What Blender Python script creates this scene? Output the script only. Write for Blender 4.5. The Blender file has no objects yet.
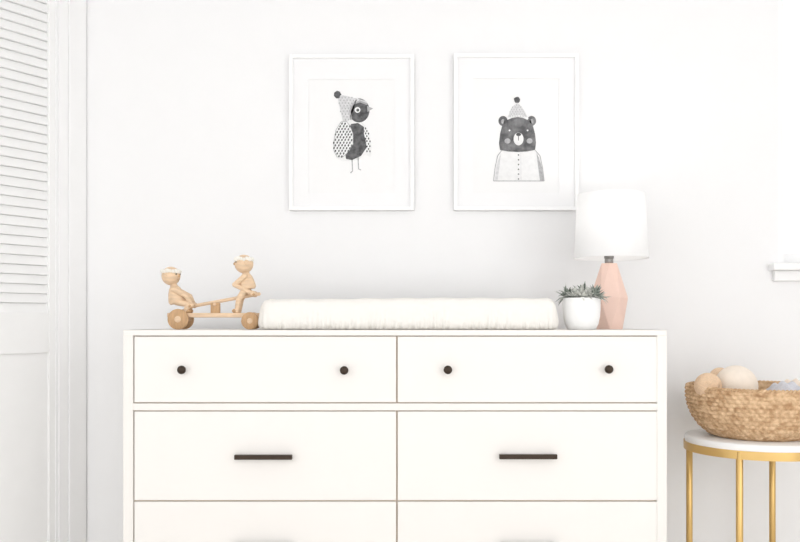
import bpy, bmesh, math, random
from mathutils import Vector, Matrix
random.seed(7)
scene=bpy.context.scene
F=850.0; CZ=0.897; HU=400.0; HV=322.0
def X(u,d): return (u-HU)*d/F
def Z(v,d): return CZ+(HV-v)*d/F

# ---------------- materials ----------------
def mat(name,col,rough=0.6,metal=0.0,noise=0.0,nscale=20,bump=0.0,bscale=200,spec=0.3,stretch=(1,1,1),col2=None,bdist=0.002):
    m=bpy.data.materials.new(name); m.use_nodes=True
    nt=m.node_tree; b=nt.nodes['Principled BSDF']
    b.inputs['Base Color'].default_value=(*col,1); b.inputs['Roughness'].default_value=rough
    b.inputs['Metallic'].default_value=metal; b.inputs['Specular IOR Level'].default_value=spec
    tc=nt.nodes.new('ShaderNodeTexCoord'); mp=nt.nodes.new('ShaderNodeMapping')
    mp.inputs['Scale'].default_value=stretch
    nt.links.new(tc.outputs['Object'],mp.inputs['Vector'])
    n=nt.nodes.new('ShaderNodeTexNoise'); n.inputs['Scale'].default_value=nscale; n.inputs['Detail'].default_value=4
    nt.links.new(mp.outputs['Vector'],n.inputs['Vector'])
    r=nt.nodes.new('ShaderNodeValToRGB')
    c2=col2 if col2 else tuple(c*(1-noise) for c in col)
    r.color_ramp.elements[0].position=0.35; r.color_ramp.elements[1].position=0.65
    r.color_ramp.elements[0].color=(*c2,1); r.color_ramp.elements[1].color=(*col,1)
    nt.links.new(n.outputs['Fac'],r.inputs['Fac']); nt.links.new(r.outputs['Color'],b.inputs['Base Color'])
    if bump>0:
        n2=nt.nodes.new('ShaderNodeTexNoise'); n2.inputs['Scale'].default_value=bscale
        nt.links.new(mp.outputs['Vector'],n2.inputs['Vector'])
        bp=nt.nodes.new('ShaderNodeBump'); bp.inputs['Strength'].default_value=bump; bp.inputs['Distance'].default_value=bdist
        nt.links.new(n2.outputs['Fac'],bp.inputs['Height']); nt.links.new(bp.outputs['Normal'],b.inputs['Normal'])
    return m
M_wall=mat('wall_paint',(0.885,0.885,0.888),0.9,noise=0.005,bump=0.1,bscale=300,spec=0.1)
M_trim=mat('trim_paint',(0.91,0.91,0.91),0.5,noise=0.01)
M_louv=mat('louver_paint',(0.90,0.90,0.895),0.5,noise=0.01)
M_closet=mat('closet_shade_grey',(0.14,0.14,0.14),0.9)  # shade behind the louvers, put into the panel colour
M_floor=mat('floor_wood',(0.86,0.82,0.77),0.5,noise=0.08,nscale=6,stretch=(1,8,1))
M_ceil=mat('ceiling_paint',(0.86,0.86,0.86),0.9)
M_dress=mat('dresser_lacquer',(0.872,0.846,0.812),0.45,noise=0.01,nscale=3)
M_dressf=mat('dresser_frame_lacquer',(0.86,0.832,0.796),0.45,noise=0.01,nscale=3)
M_gap=mat('dresser_carcass',(0.66,0.56,0.46),0.8)
M_black=mat('dark_bronze',(0.045,0.030,0.020),0.32,metal=0.6,spec=0.5)
M_frame=mat('frame_white',(0.95,0.95,0.95),0.4)
M_mat=mat('mat_board',(0.89,0.89,0.895),0.9)
M_paper=mat('art_paper',(0.885,0.885,0.885),0.9,noise=0.006,nscale=30)
M_cream=mat('pad_cover',(0.89,0.865,0.82),0.95,noise=0.01,nscale=60,bump=0.6,bscale=28,spec=0.1,bdist=0.006,stretch=(1,1,1.6))
M_wood=mat('toy_maple',(0.84,0.62,0.42),0.5,noise=0.18,nscale=30,stretch=(1,1,5))
M_wood2=mat('toy_beech',(0.62,0.39,0.21),0.5,noise=0.2,nscale=40,stretch=(5,1,1))
M_wreath=mat('wreath_felt',(0.93,0.90,0.83),0.9,noise=0.1,nscale=200,bump=0.5)
M_shade=mat('shade_linen',(0.94,0.94,0.94),0.9,bump=0.2,bscale=600)
M_pink=mat('blush_ceramic',(0.85,0.62,0.53),0.55,noise=0.03,nscale=8)
M_steel=mat('brushed_steel',(0.30,0.29,0.28),0.35,metal=0.8)
M_pot=mat('white_ceramic',(0.92,0.92,0.91),0.35)
M_soil=mat('moss',(0.20,0.22,0.15),0.95,noise=0.4,nscale=300)
M_leaf=mat('airplant_leaf',(0.44,0.48,0.43),0.7,noise=0.5,nscale=90,col2=(0.13,0.16,0.13))
M_leaf2=mat('airplant_leaf_pale',(0.76,0.77,0.72),0.7,noise=0.35,nscale=90)
M_gold=mat('brass',(0.70,0.47,0.18),0.32,metal=0.75,noise=0.08,nscale=10)
M_marble=mat('marble',(0.90,0.90,0.89),0.3,noise=0.04,nscale=5)
M_sea=mat('seagrass',(0.80,0.58,0.37),0.85,noise=0.4,nscale=60,col2=(0.50,0.31,0.17),bump=0.8,bscale=350,spec=0.1)
M_yarn=mat('yarn_tan',(0.84,0.62,0.43),0.9,noise=0.12,nscale=200)
M_yarn2=mat('plush_cream',(0.92,0.82,0.71),0.95,noise=0.06,nscale=50,bump=0.5,bscale=500)
M_grey=mat('knit_grey',(0.76,0.76,0.81),0.95,noise=0.12,nscale=200,bump=0.8,bscale=500)
I_dark=mat('ink_dark',(0.075,0.075,0.078),0.95,col2=(0.18,0.18,0.185),nscale=60,spec=0.05)
I_bear=mat('ink_bear',(0.11,0.11,0.115),0.95,col2=(0.25,0.25,0.255),nscale=45,spec=0.05)
I_mid=mat('ink_grey',(0.38,0.38,0.39),0.95,col2=(0.52,0.52,0.53),nscale=120,spec=0.05)
I_lite=mat('ink_light',(0.72,0.72,0.73),0.95,col2=(0.60,0.60,0.61),nscale=120,spec=0.05)
I_pale=mat('ink_pale',(0.86,0.86,0.86),0.95,col2=(0.80,0.80,0.80),nscale=60,spec=0.05)

# ---------------- helpers ----------------
def link(o,parent=None):
    scene.collection.objects.link(o)
    if parent: o.parent=parent
    return o
def empty(name,loc=(0,0,0),rz=0):
    e=bpy.data.objects.new(name,None); e.location=loc; e.rotation_euler=(0,0,rz); e.empty_display_size=0.05
    return link(e)
def from_bm(name,bm,m,parent=None,smooth=False,loc=None):
    me=bpy.data.meshes.new(name); bm.normal_update(); bm.to_mesh(me); bm.free()
    if isinstance(m,(list,tuple)):
        for k in m: me.materials.append(k)
    else: me.materials.append(m)
    if smooth:
        for p in me.polygons: p.use_smooth=True
    o=bpy.data.objects.new(name,me)
    if loc: o.location=loc
    return link(o,parent)
def box(name,x0,x1,y0,y1,z0,z1,m,parent=None,bev=0.0,seg=2):
    bm=bmesh.new(); bmesh.ops.create_cube(bm,size=1)
    c=Vector(((x0+x1)/2,(y0+y1)/2,(z0+z1)/2)); s=Vector((x1-x0,y1-y0,z1-z0))
    for v in bm.verts: v.co=Vector((v.co.x*s.x,v.co.y*s.y,v.co.z*s.z))
    if bev>0: bmesh.ops.bevel(bm,geom=bm.edges[:],offset=bev,segments=seg,profile=0.5,affect='EDGES')
    return from_bm(name,bm,m,parent,loc=c)
def lathe(name,prof,m,parent=None,loc=(0,0,0),n=64,smooth=True,fn=None,axis=None,cap=True):
    bm=bmesh.new(); rings=[]
    for j,(r,z) in enumerate(prof):
        ring=[]
        for i in range(n):
            a=2*math.pi*i/n; rr,zz=(r,z) if not fn else fn(r,z,a,j)
            ring.append(bm.verts.new((rr*math.cos(a),rr*math.sin(a),zz)))
        rings.append(ring)
    for a,b in zip(rings,rings[1:]):
        for i in range(n): bm.faces.new((a[i],a[(i+1)%n],b[(i+1)%n],b[i]))
    if cap:
        bm.faces.new(rings[0][::-1]); bm.faces.new(rings[-1])
    if axis: bm.transform(Vector((0,0,1)).rotation_difference(Vector(axis)).to_matrix().to_4x4())
    bmesh.ops.recalc_face_normals(bm,faces=bm.faces[:])
    o=from_bm(name,bm,m,parent,smooth,loc=loc)
    if smooth:
        try: o.data.set_sharp_from_angle(angle=math.radians(50))
        except Exception: pass
    return o
def limb(name,p0,p1,r0,r1,m,parent,n=20):
    p0=Vector(p0);p1=Vector(p1);L=(p1-p0).length
    prof=[]
    for k in range(1,7):
        a=-math.pi/2+k*math.pi/12; prof.append((r0*math.cos(a),r0*math.sin(a)))
    for k in range(0,6):
        a=k*math.pi/12; prof.append((r1*math.cos(a),L+r1*math.sin(a)))
    return lathe(name,prof,m,parent,loc=p0,n=n,axis=(p1-p0).normalized())
def ball(name,c,r,m,parent=None,sc=(1,1,1),fn=None,seg=32):
    bm=bmesh.new(); bmesh.ops.create_uvsphere(bm,u_segments=seg,v_segments=seg//2,radius=r)
    for v in bm.verts:
        v.co=Vector((v.co.x*sc[0],v.co.y*sc[1],v.co.z*sc[2]))
        if fn: v.co=fn(v.co)
    return from_bm(name,bm,m,parent,True,loc=c)
def cyl(name,c,r,h,m,parent=None,axis=(0,0,1),bev=0.001,n=40):
    prof=[(r-bev,-h/2),(r,-h/2+bev),(r,h/2-bev),(r-bev,h/2)]
    return lathe(name,prof,m,parent,loc=c,n=n,axis=axis)
def tube(name,pts,r,m,parent=None,taper=None,cyc=False,res=6):
    cu=bpy.data.curves.new(name,'CURVE'); cu.dimensions='3D'; cu.bevel_depth=r; cu.bevel_resolution=res; cu.use_fill_caps=True
    s=cu.splines.new('POLY'); s.points.add(len(pts)-1); s.use_cyclic_u=cyc
    for i,p in enumerate(pts):
        s.points[i].co=(*p,1)
        if taper: s.points[i].radius=taper[i]
    cu.materials.append(m)
    o=bpy.data.objects.new(name,cu); return link(o,parent)

# ---------------- room ----------------
WY=2.71
wx0,wx1=1.205,2.05; wz0,wz1=Z(267,WY),2.2
RX=2.4
bw=empty('wall_back')
box('panel_left',-1.7,wx0,WY,WY+0.15,0,2.5,M_wall,bw)
box('panel_under_window',wx0,wx1,WY,WY+0.15,0,wz0,M_wall,bw)
box('panel_over_window',wx0,wx1,WY,WY+0.15,wz1,2.5,M_wall,bw)
box('panel_right',wx1,RX+0.1,WY,WY+0.15,0,2.5,M_wall,bw)
box('wall_right',RX,RX+0.1,-1.2,WY,0,2.5,M_wall)
box('floor',-3.2,RX+0.1,-1.2,WY+0.15,-0.1,0,M_floor)
box('ceiling',-3.2,RX+0.1,-1.2,WY+0.15,2.5,2.6,M_ceil)
# window
w=empty('window_1')
t=0.018
box('jamb_left',wx0,wx0+t,WY+0.0,WY+0.15,wz0,wz1,M_trim,w)
box('jamb_right',wx1-t,wx1,WY,WY+0.15,wz0,wz1,M_trim,w)
box('jamb_top',wx0+t,wx1-t,WY,WY+0.15,wz1-t,wz1,M_trim,w)
a0,a1=wx0+t,wx1-t
box('sash_left',a0,a0+0.03,WY+0.07,WY+0.11,wz0+0.012,wz1-t,M_trim,w,0.002)
box('sash_right',a1-0.03,a1,WY+0.07,WY+0.11,wz0+0.012,wz1-t,M_trim,w,0.002)
box('sash_bottom',a0,a1,WY+0.07,WY+0.11,wz0+0.012,wz0+0.05,M_trim,w,0.002)
box('sash_top',a0,a1,WY+0.07,WY+0.11,wz1-t-0.045,wz1-t,M_trim,w,0.002)
box('sill',wx0-0.030,wx1+0.030,WY-0.040,WY+0.10,wz0-0.012,wz0+0.010,M_trim,w,0.003)
box('apron',wx0-0.018,wx1+0.018,WY-0.016,WY,wz0-0.045,wz0-0.012,M_trim,w,0.002)
# oblique closet wall
C=(-1.007,WY,0); ang=math.atan2(-0.819,-0.573)
wl=empty('wall_left',C,ang)
box('panel_header',-0.02,1.12,-0.1,0,2.08,2.5,M_wall,wl)
box('panel_side',1.10,3.6,-0.1,0,0,2.5,M_wall,wl)
box('panel_corner',-0.02,0.10,-0.1,0,0,2.08,M_wall,wl)
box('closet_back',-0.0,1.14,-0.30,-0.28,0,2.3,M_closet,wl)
tr=empty('trim_1',C,ang)
box('casing_outer',0.0,0.060,0,0.012,0,2.15,M_trim,tr,0.002)
box('casing_inner',0.060,0.092,0,0.006,0,2.12,M_trim,tr,0.002)
box('casing_head',0.0,1.18,0,0.012,2.08,2.16,M_trim,tr,0.002)
box('casing_far',1.10,1.18,0,0.012,0,2.08,M_trim,tr,0.002)
bs=empty('baseboard_back')
box('board',-0.96,RX,WY-0.014,WY,0,0.10,M_trim,bs,0.002)
def door(name,s0,s1):
    d=empty(name,C,ang)
    y0,y1=-0.034,-0.003; st=0.026
    box('stile_1',s0,s0+st,y0,y1,0.01,2.07,M_louv,d,0.002)
    box('stile_2',s1-st,s1,y0,y1,0.01,2.07,M_louv,d,0.002)
    zr1,zr0=Z(312,2.6),Z(353,2.6)
    a,b=s0+st,s1-st
    box('rail_top',a,b,y0,y1,1.97,2.07,M_louv,d,0.002)
    box('rail_mid',a,b,y0,y1,zr0,zr1,M_louv,d,0.002)
    box('rail_bottom',a,b,y0,y1,0.01,0.16,M_louv,d,0.002)
    box('raised_panel',a-0.001,b+0.001,y0+0.006,y1-0.008,0.155,zr0+0.005,M_louv,d)
    bm=bmesh.new(); z=zr1+0.012; sp=0.0288
    while z<1.965:
        r=bmesh.ops.create_cube(bm,size=1)['verts']
        for v in r:
            p=Vector((v.co.x*(b-a),v.co.y*0.0275,v.co.z*0.006))
            p=Matrix.Rotation(math.radians(-74),3,'X')@p
            v.co=p+Vector(((a+b)/2,(y0+y1)/2+0.004,z))
        z+=sp
    from_bm('louver_slats',bm,M_louv,d)
    return d
door('door_1',0.095,0.54); door('door_2',0.543,1.095)

# ---------------- dresser ----------------
DY=2.22; DB=2.685; DT=0.876
d=empty('dresser')
xl,xr=X(123,DY),X(667,DY)
ts=0.026
zb=0.175
box('side_left',xl,xl+ts,DY,DB,zb,DT,M_dressf,d,0.0015)
box('side_right',xr-ts,xr,DY,DB,zb,DT,M_dressf,d,0.0015)
box('top',xl+0.0005,xr-0.0005,DY-0.001,DB,DT-0.0145,DT+0.0,M_dressf,d,0.0015)
box('carcass',xl+ts,xr-ts,DY+0.012,DB-0.005,zb+0.002,DT-0.015,M_gap,d)
zz=lambda v:Z(v,DY)
box('rail_upper',xl+ts,xr-ts,DY+0.001,DY+0.03,zz(410.5),zz(403.5),M_dressf,d,0.001)
box('rail_bottom',xl+ts,xr-ts,DY+0.001,DY+0.03,zb,zb+0.02,M_dressf,d,0.001)
zbot=zb+0.022
rows=[(336.6,402.4),(411.6,500.4),(502.0,588)]
for i,(v0,v1) in enumerate(rows):
    for j,(u0,u1) in enumerate([(134,396.1),(397.7,657.4)]):
        z1,z0=zz(v0),zz(v1)
        if i==2: z0=max(z0,zbot+0.001)
        box('drawer_front_%d_%d'%(i,j),X(u0,DY),X(u1,DY),DY+0.0025,DY+0.022,z0,z1,M_dress,d,0.0012)
kn_=DY-0.022
for k,(u,v) in enumerate([(181,370),(344,370.5),(448,370),(609.5,369.5)]):
    lathe('knob_%d'%k,[(0.004,0),(0.0045,0.002),(0.004,0.012),(0.009,0.014),(0.0112,0.018),(0.0112,0.022),(0.0095,0.026),(0.006,0.0278),(0.002,0.0284)],M_black,d,loc=(X(u,kn_),DY+0.003,Z(v,kn_)),n=32,axis=(0,-1,0))
for k,(u0,u1,v) in enumerate([(234,292,457.5),(499.5,557.5,457),(234,292,546.5),(499.5,557.5,546.5)]):
    x0,x1=X(u0,kn_),X(u1,kn_); zc=Z(v,kn_)
    box('pull_bar_%d'%k,x0,x1,DY-0.022,DY-0.010,zc-0.0062,zc+0.0062,M_black,d,0.0015,3)
    box('pull_post_a_%d'%k,x0+0.006,x0+0.016,DY-0.012,DY+0.003,zc-0.004,zc+0.004,M_black,d)
    box('pull_post_b_%d'%k,x1-0.016,x1-0.006,DY-0.012,DY+0.003,zc-0.004,zc+0.004,M_black,d)
for k,(x,y) in enumerate([(xl+0.06,DY+0.05),(xr-0.06,DY+0.05),(xl+0.06,DB-0.05),(xr-0.06,DB-0.05)]):
    lathe('leg_%d'%k,[(0.013,0),(0.015,0.005),(0.022,zb)],M_dressf,d,loc=(x,y,0),n=32)

# ---------------- changing pad ----------------
def pad():
    yA,yB=2.285,2.64
    x0,x1=X(260,2.30),X(556.5,2.30)
    cx,cy=(x0+x1)/2,(yA+yB)/2; hx,hy=(x1-x0)/2,(yB-yA)/2
    n=1400
    rnd=[random.uniform(0,6.28) for _ in range(8)]
    def per(t,hx,hy,r):
        L1=2*(hx-r);L2=2*(hy-r);q=math.pi*r/2;tot=2*L1+2*L2+4*q;s=t*tot
        segs=[('l',(-hx+r,-hy),(1,0),L1,(0,-1)),('c',(hx-r,-hy+r),-90,q,0),('l',(hx,-hy+r),(0,1),L2,(1,0)),('c',(hx-r,hy-r),0,q,0),
              ('l',(hx-r,hy),(-1,0),L1,(0,1)),('c',(-hx+r,hy-r),90,q,0),('l',(-hx,hy-r),(0,-1),L2,(-1,0)),('c',(-hx+r,-hy+r),180,q,0)]
        for g in segs:
            if s<=g[3]+1e-9:
                if g[0]=='l': return (g[1][0]+g[2][0]*s,g[1][1]+g[2][1]*s,g[4][0],g[4][1])
                a=math.radians(g[2])+s/r; return (g[1][0]+r*math.cos(a),g[1][1]+r*math.sin(a),math.cos(a),math.sin(a))
            s-=g[3]
        return (-hx+r,-hy,0,-1)
    prof=[(-0.016,0.0),(-0.006,0.001),(0.0,0.005),(0.003,0.011),(0.0045,0.017),(0.005,0.024),(0.0045,0.034),(0.003,0.050),(0.0,0.064),(-0.004,0.0735),(-0.011,0.0815),(-0.022,0.085),(-0.038,0.084),(-0.06,0.076),(-0.09,0.061),(-0.13,0.052),(-0.165,0.049)]
    bm=bmesh.new(); rings=[]
    for (off,z) in prof:
        ring=[]
        for i in range(n):
            tt=i/n
            px,py,nx,ny=per(tt,hx,hy,0.030)
            ins=-off
            if ins<=0.03: x=px-nx*ins; y=py-ny*ins
            else:
                b=0.03; qx=px-nx*b; qy=py-ny*b; f=(ins-b)/(hy-b)
                lx=max(-hx+hy,min(hx-hy,qx)); x=qx+(lx-qx)*f; y=qy*(1-f)
            s=tt*2.36
            top=0.034+0.012*math.sin(s*37+rnd[4])
            g=max(0,1-z/top)**0.7 if (z<top and ins<0.03) else 0
            w_=(math.sin(s*420+rnd[0]+2.2*math.sin(s*41))*0.6+math.sin(s*263+rnd[1]+2*math.sin(s*23))*0.6)
            x+=nx*w_*0.0042*g; y+=ny*w_*0.0042*g
            zb_=z
            if 0<z: zb_+=0.0010*math.sin(s*60+rnd[2])*min(1,z/0.01)
            if z>0.03: zb_+=0.0010*math.sin(x*9+1)+0.0015*(x/hx)
            ring.append(bm.verts.new((x,y,zb_)))
        rings.append(ring)
    for a,b in zip(rings,rings[1:]):
        for i in range(n): bm.faces.new((a[i],a[(i+1)%n],b[(i+1)%n],b[i]))
    bm.faces.new(rings[0][::-1]); bm.faces.new(rings[-1])
    return from_bm('changing_pad',bm,M_cream,None,True,loc=(cx,cy,DT+0.0003))
pad()

# ---------------- lamp ----------------
LY=2.47
lx=X(611,LY)
la=empty('table_lamp',(lx,LY,DT))
px=LY/F
zt=(Z(194.5,LY)-DT); zs=(Z(258.5,LY)-DT)
rb,rt=36.6*px,33.0*px; th=0.002
prof=[(rb,zs),(rb,zs+0.002)]+[(rb+(rt-rb)*k/8,zs+(zt-zs)*k/8) for k in range(1,9)]+[(rt-th,zt)]+[(rt-th+(rb-rt)*k/8,zt+(zs-zt)*k/8) for k in range(1,9)]+[(rb,zs)]
sh=lathe('shade',prof,M_shade,la,n=96,cap=False)
nt=M_shade.node_tree; b=nt.nodes['Principled BSDF']; tl=nt.nodes.new('ShaderNodeBsdfTranslucent'); tl.inputs['Color'].default_value=(0.95,0.95,0.95,1)
mx=nt.nodes.new('ShaderNodeMixShader'); mx.inputs[0].default_value=0.3
nt.links.new(b.outputs[0],mx.inputs[1]); nt.links.new(tl.outputs[0],mx.inputs[2]); nt.links.new(mx.outputs[0],nt.nodes['Material Output'].inputs['Surface'])
def gem():
    bm=bmesh.new(); n=6; ox=-2.0*px
    z3=Z(263.5,LY)-DT; z2=Z(298,LY)-DT
    R=[(14.5*px,0.0,0.0),(18.5*px,z2,math.pi/n),(8.5*px,z3,0.0)]
    rings=[]
    for r,z,o in R:
        rings.append([bm.verts.new((ox+r*math.cos(2*math.pi*i/n+o+0.35),r*math.sin(2*math.pi*i/n+o+0.35),z)) for i in range(n)])
    for a,b,k in ((rings[0],rings[1],0),(rings[1],rings[2],1)):
        for i in range(n):
            j=(i+1)%n
            if k==0: bm.faces.new((a[i],a[j],b[i])); bm.faces.new((a[j],b[j],b[i]))
            else: bm.faces.new((a[i],b[j],b[i])); bm.faces.new((a[i],a[j],b[j]))
    bm.faces.new(rings[0][::-1]); bm.faces.new(rings[-1])
    bmesh.ops.recalc_face_normals(bm,faces=bm.faces[:])
    bmesh.ops.bevel(bm,geom=bm.edges[:],offset=0.0008,segments=2,affect='EDGES')
    from_bm('faceted_base',bm,M_pink,la)
    return z3,ox
z3,ox=gem()
cyl('neck',(ox,0,z3+0.008),0.0125,0.017,M_steel,la)
cyl('socket',(ox,0,z3+0.034),0.014,0.04,M_steel,la)
ball('bulb',(ox,0,z3+0.084),0.028,M_pot,la,sc=(1,1,1.2))
cyl('harp_stem',(0,0,(z3+0.11+zt)/2),0.002,zt-z3-0.09,M_steel,la)
for k in range(3):
    a=k*2*math.pi/3
    tube('spider_%d'%k,[(0,0,zt-0.008),((rt-th)*math.cos(a),(rt-th)*math.sin(a),zt-0.008)],0.0012,M_steel,la)
pl_=bpy.data.lights.new('shade_fill','POINT'); pl_.energy=0.5; pl_.shadow_soft_size=0.03; pl_.color=(1,0.97,0.93)  # added point light to whiten the shade; the lamp itself is off
po=bpy.data.objects.new('shade_fill',pl_); po.location=(ox,0,z3+0.135); link(po,la)

# ---------------- air plant pot ----------------
PY=2.335; pp=PY/F
pl=empty('potted_air_plant',(X(581.5,PY),PY,DT))
hp=Z(298,PY)-DT
pr=[(13.0,0),(14.2,0.02),(16.5,0.18),(18.0,0.4),(18.6,0.65),(18.5,0.9),(18.2,1.0),(17.4,1.0),(17.4,0.92),(17,0.86)]
lathe('pot',[(r*pp,z*hp) for r,z in pr],M_pot,pl,n=64)
cyl('moss',(0,0,hp*0.89),17*pp,0.008,M_soil,pl)
def rosette(name,c,N,Lr,m,seed,el=(5,85)):
    rr=random.Random(seed); bm=bmesh.new()
    for k in range(N):
        a=k*2.39996+rr.uniform(-.2,.2); e=math.radians(el[0]+(el[1]-el[0])*(k/N)**0.9+rr.uniform(-8,8))
        L=Lr*rr.uniform(0.75,1.1)*(1-0.25*k/N); w0=0.0050*rr.uniform(.8,1.2)
        dirh=Vector((math.cos(a),math.sin(a),0)); side=Vector((-math.sin(a),math.cos(a),0))
        p=Vector(c); prev=None; S=9
        curl=rr.uniform(-0.16,0.06)
        for s in range(S+1):
            f=s/S; ee=e+curl*s
            dv=dirh*math.cos(ee)+Vector((0,0,1))*math.sin(ee); up=-dirh*math.sin(ee)+Vector((0,0,1))*math.cos(ee)
            wd=w0*(1-f**2.0)*(0.7+0.6*math.sin(min(1,f*2)*math.pi/2))*0.9+0.0002; tk=wd*0.35
            ring=[bm.verts.new(p+side*wd),bm.verts.new(p+up*tk*0.2),bm.verts.new(p-side*wd),bm.verts.new(p-up*tk*1.4)]
            if prev:
                for i in range(4): bm.faces.new((prev[i],prev[(i+1)%4],ring[(i+1)%4],ring[i]))
            else: bm.faces.new(ring[::-1])
            prev=ring; p=p+dv*(L/S)
        bm.faces.new(prev)
    bmesh.ops.recalc_face_normals(bm,faces=bm.faces[:])
    return from_bm(name,bm,m,pl,True)
zp=hp*1.04
for i,(dx,dy,L,m,N) in enumerate([(-0.038,-0.008,0.044,M_leaf,34),(-0.008,-0.030,0.042,M_leaf2,30),(0.032,-0.020,0.046,M_leaf,34),(0.042,0.008,0.044,M_leaf2,28),(0.006,0.010,0.058,M_leaf,34),(-0.028,0.022,0.052,M_leaf2,24),(0.016,-0.030,0.038,M_leaf2,24),(-0.024,-0.024,0.040,M_leaf2,26)]):
    rosette('rosette_%d'%i,(dx,dy,zp),N,L,m,i+3,el=(-5,75))

# ---------------- frames & art ----------------
def picture(name,u0,u1,v0,v1):
    FY=WY-0.022
    f=empty(name)
    x0,x1,z1,z0=X(u0,FY),X(u1,FY),Z(v0,FY),Z(v1,FY); t=0.0115
    yb=WY-0.002
    box('frame_left',x0,x0+t,FY,yb,z0,z1,M_frame,f,0.001)
    box('frame_right',x1-t,x1,FY,yb,z0,z1,M_frame,f,0.001)
    box('frame_top',x0+t,x1-t,FY,yb,z1-t,z1,M_frame,f,0.001)
    box('frame_bottom',x0+t,x1-t,FY,yb,z0,z0+t,M_frame,f,0.001)
    box('backing',x0+t,x1-t,yb-0.007,yb,z0+t,z1-t,M_paper,f)
    ym=yb-0.0095; mw=(x1-x0)*0.155; mh=(z1-z0)*0.155
    a0,a1,b0,b1=x0+mw,x1-mw,z0+mh*0.72,z1-mh
    yq=yb-0.007
    box('mat_left',x0+t,a0,ym,yq,z0+t,z1-t,M_mat,f)
    box('mat_right',a1,x1-t,ym,yq,z0+t,z1-t,M_mat,f)
    box('mat_top',a0,a1,ym,yq,b1,z1-t,M_mat,f)
    box('mat_bottom',a0,a1,ym,yq,z0+t,b0,M_mat,f)
    return f,yq
def flat(name,pts,m,parent,y,layer=0):
    yy=y-0.0002-0.00020*layer
    bm=bmesh.new()
    vs=[bm.verts.new((X(u,y),yy,Z(v,y))) for u,v in pts]
    bm.faces.new(vs); bmesh.ops.triangulate(bm,faces=bm.faces[:])
    bmesh.ops.recalc_face_normals(bm,faces=bm.faces[:])
    return from_bm(name,bm,m,parent)
def ell(cu,cv,ru,rv,n=28,rot=0,jit=0,rr=random.Random(3)):
    o=[]
    for i in range(n):
        a=2*math.pi*i/n; k=1+rr.uniform(-jit,jit)
        x,y=ru*k*math.cos(a),rv*k*math.sin(a)
        o.append((cu+x*math.cos(rot)-y*math.sin(rot),cv+x*math.sin(rot)+y*math.cos(rot)))
    return o
def stroke(name,pts,w,m,parent,y,layer):
    yy=y-0.0002-0.00020*layer
    bm=bmesh.new(); prev=None
    for i,p in enumerate(pts):
        a=pts[max(0,i-1)];b=pts[min(len(pts)-1,i+1)]
        dx,dy=b[0]-a[0],b[1]-a[1];l=math.hypot(dx,dy) or 1
        c=[bm.verts.new((X(p[0]-dy/l*w/2*s,y),yy,Z(p[1]+dx/l*w/2*s,y))) for s in (1,-1)]
        if prev: bm.faces.new((prev[0],prev[1],c[1],c[0]))
        prev=c
    return from_bm(name,bm,m,parent)
def inside(p,poly):
    c=False;n=len(poly)
    for i in range(n):
        x1,y1=poly[i];x2,y2=poly[i-1]
        if (y1>p[1])!=(y2>p[1]) and p[0]<(x2-x1)*(p[1]-y1)/(y2-y1)+x1: c=not c
    return c
def marks(name,poly,sp,rx,ry,m,parent,y,layer,rot=0.0):
    us=[p[0] for p in poly];vs_=[p[1] for p in poly]
    bm=bmesh.new(); r=random.Random(9); v=min(vs_);row=0; yy=y-0.0002-0.00020*layer
    while v<max(vs_):
        u=min(us)+(row%2)*sp/2
        while u<max(us):
            if inside((u,v),poly):
                vs=[bm.verts.new((X(a,y),yy,Z(b,y))) for a,b in ell(u+r.uniform(-.2,.2),v+r.uniform(-.2,.2),rx,ry,8,rot)]
                bm.faces.new(vs)
            u+=sp
        v+=sp*0.85;row+=1
    return from_bm(name,bm,m,parent)
f1,ya=picture('framed_bird_print',289,414,54,210)
legs=[([(352,158),(352.5,171),(350.5,173)],1.1),([(358,157),(358.6,169),(361,170)],1.1)]
for i,(p,w_) in enumerate(legs): stroke('bird_leg_%d'%i,p,w_,I_mid,f1,ya,1)
body=[(341,122),(336,130),(334,141),(334,151),(337,158),(342,161),(350,161),(358,160),(365,155),(370.5,157),(371,148),(370,137),(367,128),(362,122),(352,119)]
flat('bird_body',body,I_pale,f1,ya,1)
breast=[(351,124),(358,123),(364,127),(367.5,136),(367,147),(361,156),(352,160),(346,159),(345,152),(348,146),(350,138),(350,131)]
flat('bird_breast',breast,I_dark,f1,ya,2)
wing=[(341,122),(336,130),(334,141),(334,151),(337,157),(343,157),(349,151),(353,144),(353,134),(350,126),(346,121)]
flat('bird_wing',wing,I_pale,f1,ya,3)
marks('bird_wing_marks',wing,3.2,0.8,1.3,I_dark,f1,ya,4,0.3)
rw=[(364,126),(369,134),(371.5,146),(371,157),(367,152),(366,142),(364,134)]
flat('bird_far_wing',rw,I_pale,f1,ya,3); marks('bird_far_wing_marks',rw,3.0,0.7,1.1,I_dark,f1,ya,4)
stroke('bird_outline',wing+[wing[0]],0.6,I_mid,f1,ya,4)
flat('bird_head',ell(359,110.5,10.5,12,36),I_dark,f1,ya,3)
flat('bird_beak',[(367,106),(373,108.5),(367.5,112)],I_mid,f1,ya,4)
flat('bird_eye_ring',ell(357.5,110,2.9,2.9),I_pale,f1,ya,4); flat('bird_eye',ell(357.8,110.2,1.5,1.5),I_dark,f1,ya,5)
hat=[(337.5,96),(341,95),(348,96.5),(357,98.5),(366,101),(368,104),(360,102),(352.5,104.5),(350,111),(350.5,119),(347,122),(343,122),(341,113),(339,104)]
flat('bird_hat',hat,I_lite,f1,ya,4); marks('bird_hat_marks',hat,3.2,0.6,0.9,I_mid,f1,ya,5)
stroke('bird_hat_brim',[(367.5,104.5),(360,101.5),(353,104),(350,111),(351,120)],1.8,I_mid,f1,ya,5)
flat('bird_pompom',ell(337.5,94.5,3.6,3.6,18,0,0.15),I_dark,f1,ya,5)
f2,ya=picture('framed_bear_print',454,579,53,210)
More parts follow.
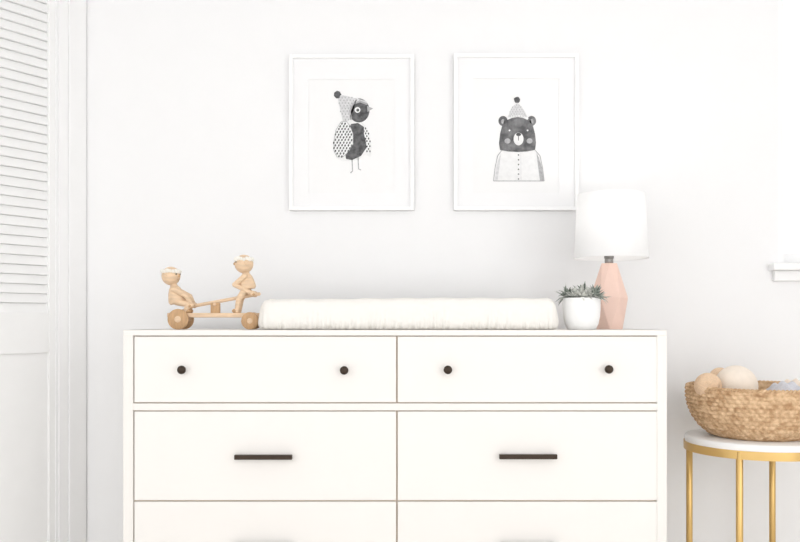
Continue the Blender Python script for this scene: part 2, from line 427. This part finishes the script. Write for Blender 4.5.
bodyb=[(502,150),(497.5,156),(495,168),(493.5,181),(544,181),(542.5,168),(540,156),(535,150)]
flat('bear_body',bodyb,I_pale,f2,ya,1)
stroke('bear_outline',[(493.5,181),(495,168),(497.5,156),(502,150)],0.9,I_mid,f2,ya,2)
stroke('bear_outline_b',[(544,181),(542.5,168),(540,156),(535,150)],0.9,I_mid,f2,ya,2)
flat('bear_arm_left',[(494.5,181),(496,168),(499,158),(501,153),(499.5,166),(497.5,181)],I_lite,f2,ya,2)
flat('bear_arm_right',[(543.5,181),(542,168),(539,158),(536.5,153),(538,166),(540,181)],I_mid,f2,ya,2)
stroke('bear_hem',[(493.5,181),(544,181)],0.8,I_mid,f2,ya,3)
for i in range(6): flat('bear_button_%d'%i,ell(518.5,155+i*4.8,0.75,0.75,12),I_dark,f2,ya,3)
stroke('bear_placket',[(520.8,151),(521,181)],0.4,I_lite,f2,ya,2)
flat('bear_ear_left',ell(503,121,4.6,5),I_bear,f2,ya,2); flat('bear_ear_right',ell(531.5,121,4.6,5),I_bear,f2,ya,2)
flat('bear_ear_left_in',ell(503,121.5,2,2.4),I_mid,f2,ya,3); flat('bear_ear_right_in',ell(531.5,121.5,2,2.4),I_mid,f2,ya,3)
head=[(505,119),(511,116.5),(517,116),(524,116.5),(530,119),(533,126),(535,134),(536,143),(535,150),(527,151.5),(518,152),(508,151.5),(500,150),(499,143),(500,134),(502,126)]
flat('bear_head',head,I_bear,f2,ya,3)
flat('bear_snout',ell(518.5,139,5.0,6.4),I_pale,f2,ya,4)
flat('bear_nose',ell(518.5,134.5,2.5,1.7),I_dark,f2,ya,5); stroke('bear_mouth',[(518.5,136),(518.5,140.5)],0.7,I_dark,f2,ya,5)
for i,u in enumerate((509.5,527.5)):
    flat('bear_eye_%d'%i,ell(u,130.5,0.9,0.9,12),I_pale,f2,ya,4); flat('bear_cheek_%d'%i,ell(u-2+4*i,141,3,2.6),I_mid,f2,ya,4)
hatb=[(507.5,118.5),(509.5,112),(512.5,106.5),(517,103),(521.5,106.5),(525,112),(527.5,118.5),(518,116.5)]
flat('bear_hat',hatb,I_lite,f2,ya,4); marks('bear_hat_marks',hatb,2.6,0.4,0.8,I_mid,f2,ya,5)
stroke('bear_hat_brim',[(507,119),(512,116.8),(518,116),(523,116.8),(528,119)],2.2,I_pale,f2,ya,5)
flat('bear_pompom',ell(517,100,3.2,3,16,0,0.15),I_dark,f2,ya,5)

# ---------------- wooden toy ----------------
TY=2.36; q=TY/F
toy=empty('wooden_toy_handcar')
def P(u,v,dy=0): return (X(u,TY),TY+dy,Z(v,TY))
for nm,u,r in (('wheel_rear',181,10.2*q),('wheel_front',252,8.6*q)):
    for sgn in (-1,1):
        c=(X(u,TY),TY+sgn*0.03,DT+r+0.0002)
        lathe(nm+('_near' if sgn<0 else '_far'),[(r*0.15,-0.006),(r*0.85,-0.006),(r,-0.0035),(r,0.0035),(r*0.85,0.006),(r*0.15,0.006)],M_wood2,toy,loc=c,n=48,axis=(0,-1,0))
        lathe(nm+('_hub_near' if sgn<0 else '_hub_far'),[(r*0.3,-0.004),(r*0.32,0.0),(r*0.2,0.0025)],M_wood,toy,loc=(c[0],c[1]+sgn*0.006,c[2]),n=24,axis=(0,sgn,0))
    tube(nm+'_axle',[(X(u,TY),TY-0.03,DT+r),(X(u,TY),TY+0.03,DT+r)],0.003,M_wood,toy)
box('deck',X(169,TY),X(262,TY),TY-0.021,TY+0.021,Z(317.5,TY),Z(313.0,TY),M_wood,toy,0.002)
box('axle_block_rear',X(174,TY),X(190,TY),TY-0.018,TY+0.018,Z(321,TY),Z(317,TY),M_wood2,toy,0.001)
box('axle_block_front',X(244,TY),X(260,TY),TY-0.018,TY+0.018,Z(322,TY),Z(317,TY),M_wood2,toy,0.001)
box('fulcrum',X(211,TY),X(220,TY),TY-0.008,TY+0.008,Z(314,TY),Z(303,TY),M_wood2,toy,0.002)
cyl('fulcrum_pin',P(215.5,304.5),0.004,0.03,M_wood,toy,axis=(0,1,0))
limb('pump_lever',P(188,307),P(259,294),0.0048,0.0048,M_wood,toy)
cyl('lever_handle_left',P(192,306),0.0036,0.05,M_wood2,toy,axis=(0,1,0))
cyl('lever_handle_right',P(255,294.7),0.0036,0.05,M_wood2,toy,axis=(0,1,0))
def doll(tag,head,neck,hip,foot,hand,elbow,face):
    r=9.3*q
    hc=P(*head)
    ball(tag+'_head',hc,r,M_wood,toy)
    fv=Vector((face,-0.35,0)).normalized()
    ball(tag+'_nose',Vector(hc)+fv*r*0.98,r*0.17,M_wood2,toy,seg=12)
    sd=Vector((-fv.y,fv.x,0))
    for s in (-1,1):
        e=(fv*0.86+sd*0.36*s+Vector((0,0,0.16))).normalized(); ball(tag+'_eye%d'%s,Vector(hc)+e*r*0.97,r*0.09,M_black,toy,seg=12)
        ear=(sd*s+fv*-0.05).normalized(); ball(tag+'_ear%d'%s,Vector(hc)+ear*r*0.98,r*0.2,M_wood,toy,seg=12)
    mp_=[Vector(hc)+(fv*0.9+sd*a*0.28+Vector((0,0,-0.36-0.06*(1-a*a)))).normalized()*r*1.0 for a in (-1,-.5,0,.5,1)]
    tube(tag+'_mouth',mp_,0.0005,M_wood2,toy,res=2)
    rr=random.Random(len(tag))
    bm=bmesh.new()
    for i in range(18):
        a=i*math.pi*2/18; o=Vector((math.cos(a)*r*0.88,math.sin(a)*r*0.88,r*0.5+rr.uniform(-.06,.06)*r))
        bmesh.ops.create_icosphere(bm,subdivisions=2,radius=r*0.23*rr.uniform(.85,1.15),matrix=Matrix.Translation(o))
    from_bm(tag+'_wreath',bm,M_wreath,toy,True,loc=hc)
    n_=Vector(P(*neck)); h_=Vector(P(*hip)); ax=(n_-h_); L=ax.length
    lathe(tag+'_torso',[(0.3*r,-0.10*L),(0.85*r,-0.06*L),(0.98*r,0.08*L),(0.92*r,0.3*L),(0.78*r,0.6*L),(0.62*r,0.85*L),(0.42*r,1.0*L),(0.34*r,1.18*L)],M_wood,toy,loc=h_,n=32,axis=ax.normalized())
    for s in (-1,1):
        sh_=n_-ax*0.17+Vector((0,s*r*0.72,0)); el=Vector(P(*elbow))+Vector((0,s*0.021,0)); ha=Vector(P(*hand))+Vector((0,s*0.016,0))
        limb(tag+'_upper_arm%d'%s,sh_,el,r*0.30,r*0.26,M_wood,toy)
        limb(tag+'_forearm%d'%s,el,ha,r*0.26,r*0.22,M_wood,toy)
        ball(tag+'_hand%d'%s,ha,r*0.33,M_wood,toy,seg=16)
        hp_=h_+Vector((0,s*r*0.45,0)); kn=Vector(P(*foot[0]))+Vector((0,s*r*0.6,0)); ft=Vector(P(*foot[1]))+Vector((0,s*r*0.6,0))
        limb(tag+'_thigh%d'%s,hp_,kn,r*0.38,r*0.32,M_wood,toy)
        limb(tag+'_shin%d'%s,kn,ft,r*0.32,r*0.26,M_wood,toy)
        limb(tag+'_foot%d'%s,ft,ft+Vector((0.008*face,0,0)),r*0.24,r*0.22,M_wood2,toy)
doll('doll_rear',(171,276),(174,286.5),(178,302),((190,304.5),(187,311.0)),(193,305),(188,296),1)
doll('doll_front',(244,264),(246,274),(247,288),((240,299),(238,311.0)),(254,294),(236,285),-1)

# ---------------- side table ----------------
SY=2.40; scx=1.008; RT=0.197
st=empty('side_table',(scx,SY,0))
zt_=Z(436,SY)
lathe('marble_top',[(RT-0.006,zt_-0.019),(RT-0.003,zt_-0.018),(RT-0.003,zt_-0.002),(RT-0.005,zt_)],M_marble,st,n=128)
lathe('brass_rim',[(RT-0.004,zt_-0.040),(RT,zt_-0.040),(RT,zt_-0.0175),(RT-0.004,zt_-0.0175),(RT-0.004,zt_-0.040)],M_gold,st,n=128,cap=False)
base_r=RT-0.008
for k,a in enumerate([54.2,144.2,234.2,324.2]):
    a=math.radians(a); x,y=base_r*math.cos(a),base_r*math.sin(a)
    cyl('leg_%d'%k,(x,y,(zt_-0.02)/2+0.004),0.0092,zt_-0.03,M_gold,st)
lathe('foot_ring',[(RT-0.018,0),(RT,0),(RT,0.012),(RT-0.018,0.012),(RT-0.018,0)],M_gold,st,n=128,cap=False)

# ---------------- basket ----------------
BY=2.40; bcx=X(758.5,BY)
bk=empty('seagrass_basket',(bcx,BY,zt_+0.001))
HB=0.137; rows_=12; nseg=600; sub=8
def brad(t):
    pts=[(0,0.122),(0.06,0.138),(0.2,0.160),(0.4,0.179),(0.6,0.190),(0.8,0.195),(1.0,0.195)]
    for (a,ra),(b_,rb_) in zip(pts,pts[1:]):
        if t<=b_:
            f=(t-a)/(b_-a); return ra+(rb_-ra)*f
    return pts[-1][1]
bm=bmesh.new(); rings=[]
NR=rows_*sub
K=66
for j in range(NR+1):
    t=j/NR; r0=brad(t); row=min(rows_-1,int(t*rows_)); ph=(t*rows_)%1.0
    if j==NR: ph=0.999
    ring=[]
    for i in range(nseg):
        a=2*math.pi*i/nseg
        coil=math.sin(ph*math.pi)**0.6
        wv=0.5+0.5*math.cos(K*a+(row%2)*math.pi+ph*1.2)
        r=r0+0.0062*coil*(0.25+0.75*wv)-0.003
        ring.append(bm.verts.new((r*math.cos(a),r*math.sin(a),HB*t)) if 0<j else bm.verts.new((r0*math.cos(a),r0*math.sin(a),0)))
    rings.append(ring)
inner=[]
for j in range(12):
    t=1-j/11; r=brad(t)-0.012
    inner.append([bm.verts.new((r*math.cos(2*math.pi*i/nseg),r*math.sin(2*math.pi*i/nseg),max(0.008,HB*t))) for i in range(nseg)])
allr=rings+inner
for a,b_ in zip(allr,allr[1:]):
    for i in range(nseg): bm.faces.new((a[i],a[(i+1)%nseg],b_[(i+1)%nseg],b_[i]))
bm.faces.new(allr[0][::-1]); bm.faces.new(allr[-1])
bmesh.ops.recalc_face_normals(bm,faces=bm.faces[:])
from_bm('woven_body',bm,M_sea,bk,True)
for s in range(2):
    pts=[]
    for i in range(900):
        a=2*math.pi*i/900; w_=a*56+s*math.pi
        r=0.190+0.003*math.cos(w_); pts.append((r*math.cos(a),r*math.sin(a),HB+0.001+0.003*math.sin(w_)))
    tube('rim_strand_%d'%s,pts,0.0036,M_sea,bk,cyc=True,res=3)
def B(u,v,dy): return (X(u,BY+dy)-bcx,dy,Z(v,BY+dy)-zt_-0.001)
def yarnball(name,c,r,m,parent):
    ball(name+'_core',c,r*0.95,m,parent)
    rr=random.Random(5)
    for k in range(9):
        ax=Vector((rr.uniform(-1,1),rr.uniform(-1,1),rr.uniform(-1,1))).normalized(); qd=Vector((0,0,1)).rotation_difference(ax)
        pts=[]
        for w_ in range(-3,4):
            h=w_*0.1
            for i in range(36):
                a=2*math.pi*i/36; hh=h+0.1*i/36; rad=math.sqrt(max(0,1-hh*hh)); pts.append(Vector(c)+qd@Vector((rad*math.cos(a),rad*math.sin(a),hh))*r*0.97)
        tube(name+'_wrap_%d'%k,pts,r*0.045,m,parent,res=2)
yarnball('ball_tan',B(708,386,-0.05),0.036,M_yarn,bk)
ball('plush_cream',B(736,386,-0.02),0.058,M_yarn2,bk)
ball('plush_cream_ear',B(720,378,0.02),0.03,M_yarn,bk)
def cloth(name,cx,cy,sx,sy,z0,h,m,seed):
    r=random.Random(seed); bm=bmesh.new(); N=60; g=[]
    p1,p2=r.uniform(0,6),r.uniform(0,6)
    for i in range(N+1):
        row=[]
        for j in range(N+1):
            u=i/N*2-1; v=j/N*2-1
            e=max(0,1-(abs(u)**3))*max(0,1-(abs(v)**3))
            z=z0+h*e**0.5+0.006*math.sin(u*9+v*4+p1)*e+0.004*math.sin(u*3-v*11+p2)*e
            row.append(bm.verts.new((cx+u*sx,cy+v*sy,z)))
        g.append(row)
    for i in range(N):
        for j in range(N): bm.faces.new((g[i][j],g[i+1][j],g[i+1][j+1],g[i][j+1]))
    return from_bm(name,bm,m,bk,True)
cloth('folded_cloth_grey',0.062,-0.035,0.050,0.08,0.075,0.073,M_grey,2)
cloth('folded_cloth_cream',0.115,0.03,0.045,0.07,0.075,0.075,M_yarn2,4)
ball('blanket_fill',(0,0,0.062),0.13,M_yarn2,bk,sc=(1.15,1.15,0.34),fn=lambda c:c*(1+0.04*math.sin(c.x*60)*math.cos(c.y*50)))

# ---------------- light ----------------
wd=bpy.data.worlds.new('sky'); scene.world=wd; wd.use_nodes=True
bg=wd.node_tree.nodes['Background']; bg.inputs[0].default_value=(0.99,0.992,1.0,1); bg.inputs[1].default_value=1.86
def area(name,loc,tgt,sx,sy,e,col=(1,1,1)):
    l=bpy.data.lights.new(name,'AREA'); l.shape='RECTANGLE'; l.size=sx; l.size_y=sy; l.energy=e; l.color=col
    o=bpy.data.objects.new(name,l); o.location=loc; o.rotation_euler=(Vector(tgt)-Vector(loc)).to_track_quat('-Z','Y').to_euler(); link(o)
area('right_softbox',(2.3,0.0,1.1),(-0.2,2.5,0.75),1.4,1.5,19,(1,0.99,0.97))  # added softbox at front right for fill; no window stands there
scene.view_settings.view_transform='Standard'
cam=bpy.data.cameras.new('camera'); cam.sensor_width=36; cam.lens=36*F/800; cam.shift_y=(HV-271)/800; cam.clip_start=0.05
co=bpy.data.objects.new('camera',cam); co.location=(0,0,CZ); co.rotation_euler=(math.pi/2,0,0); link(co)
scene.camera=co
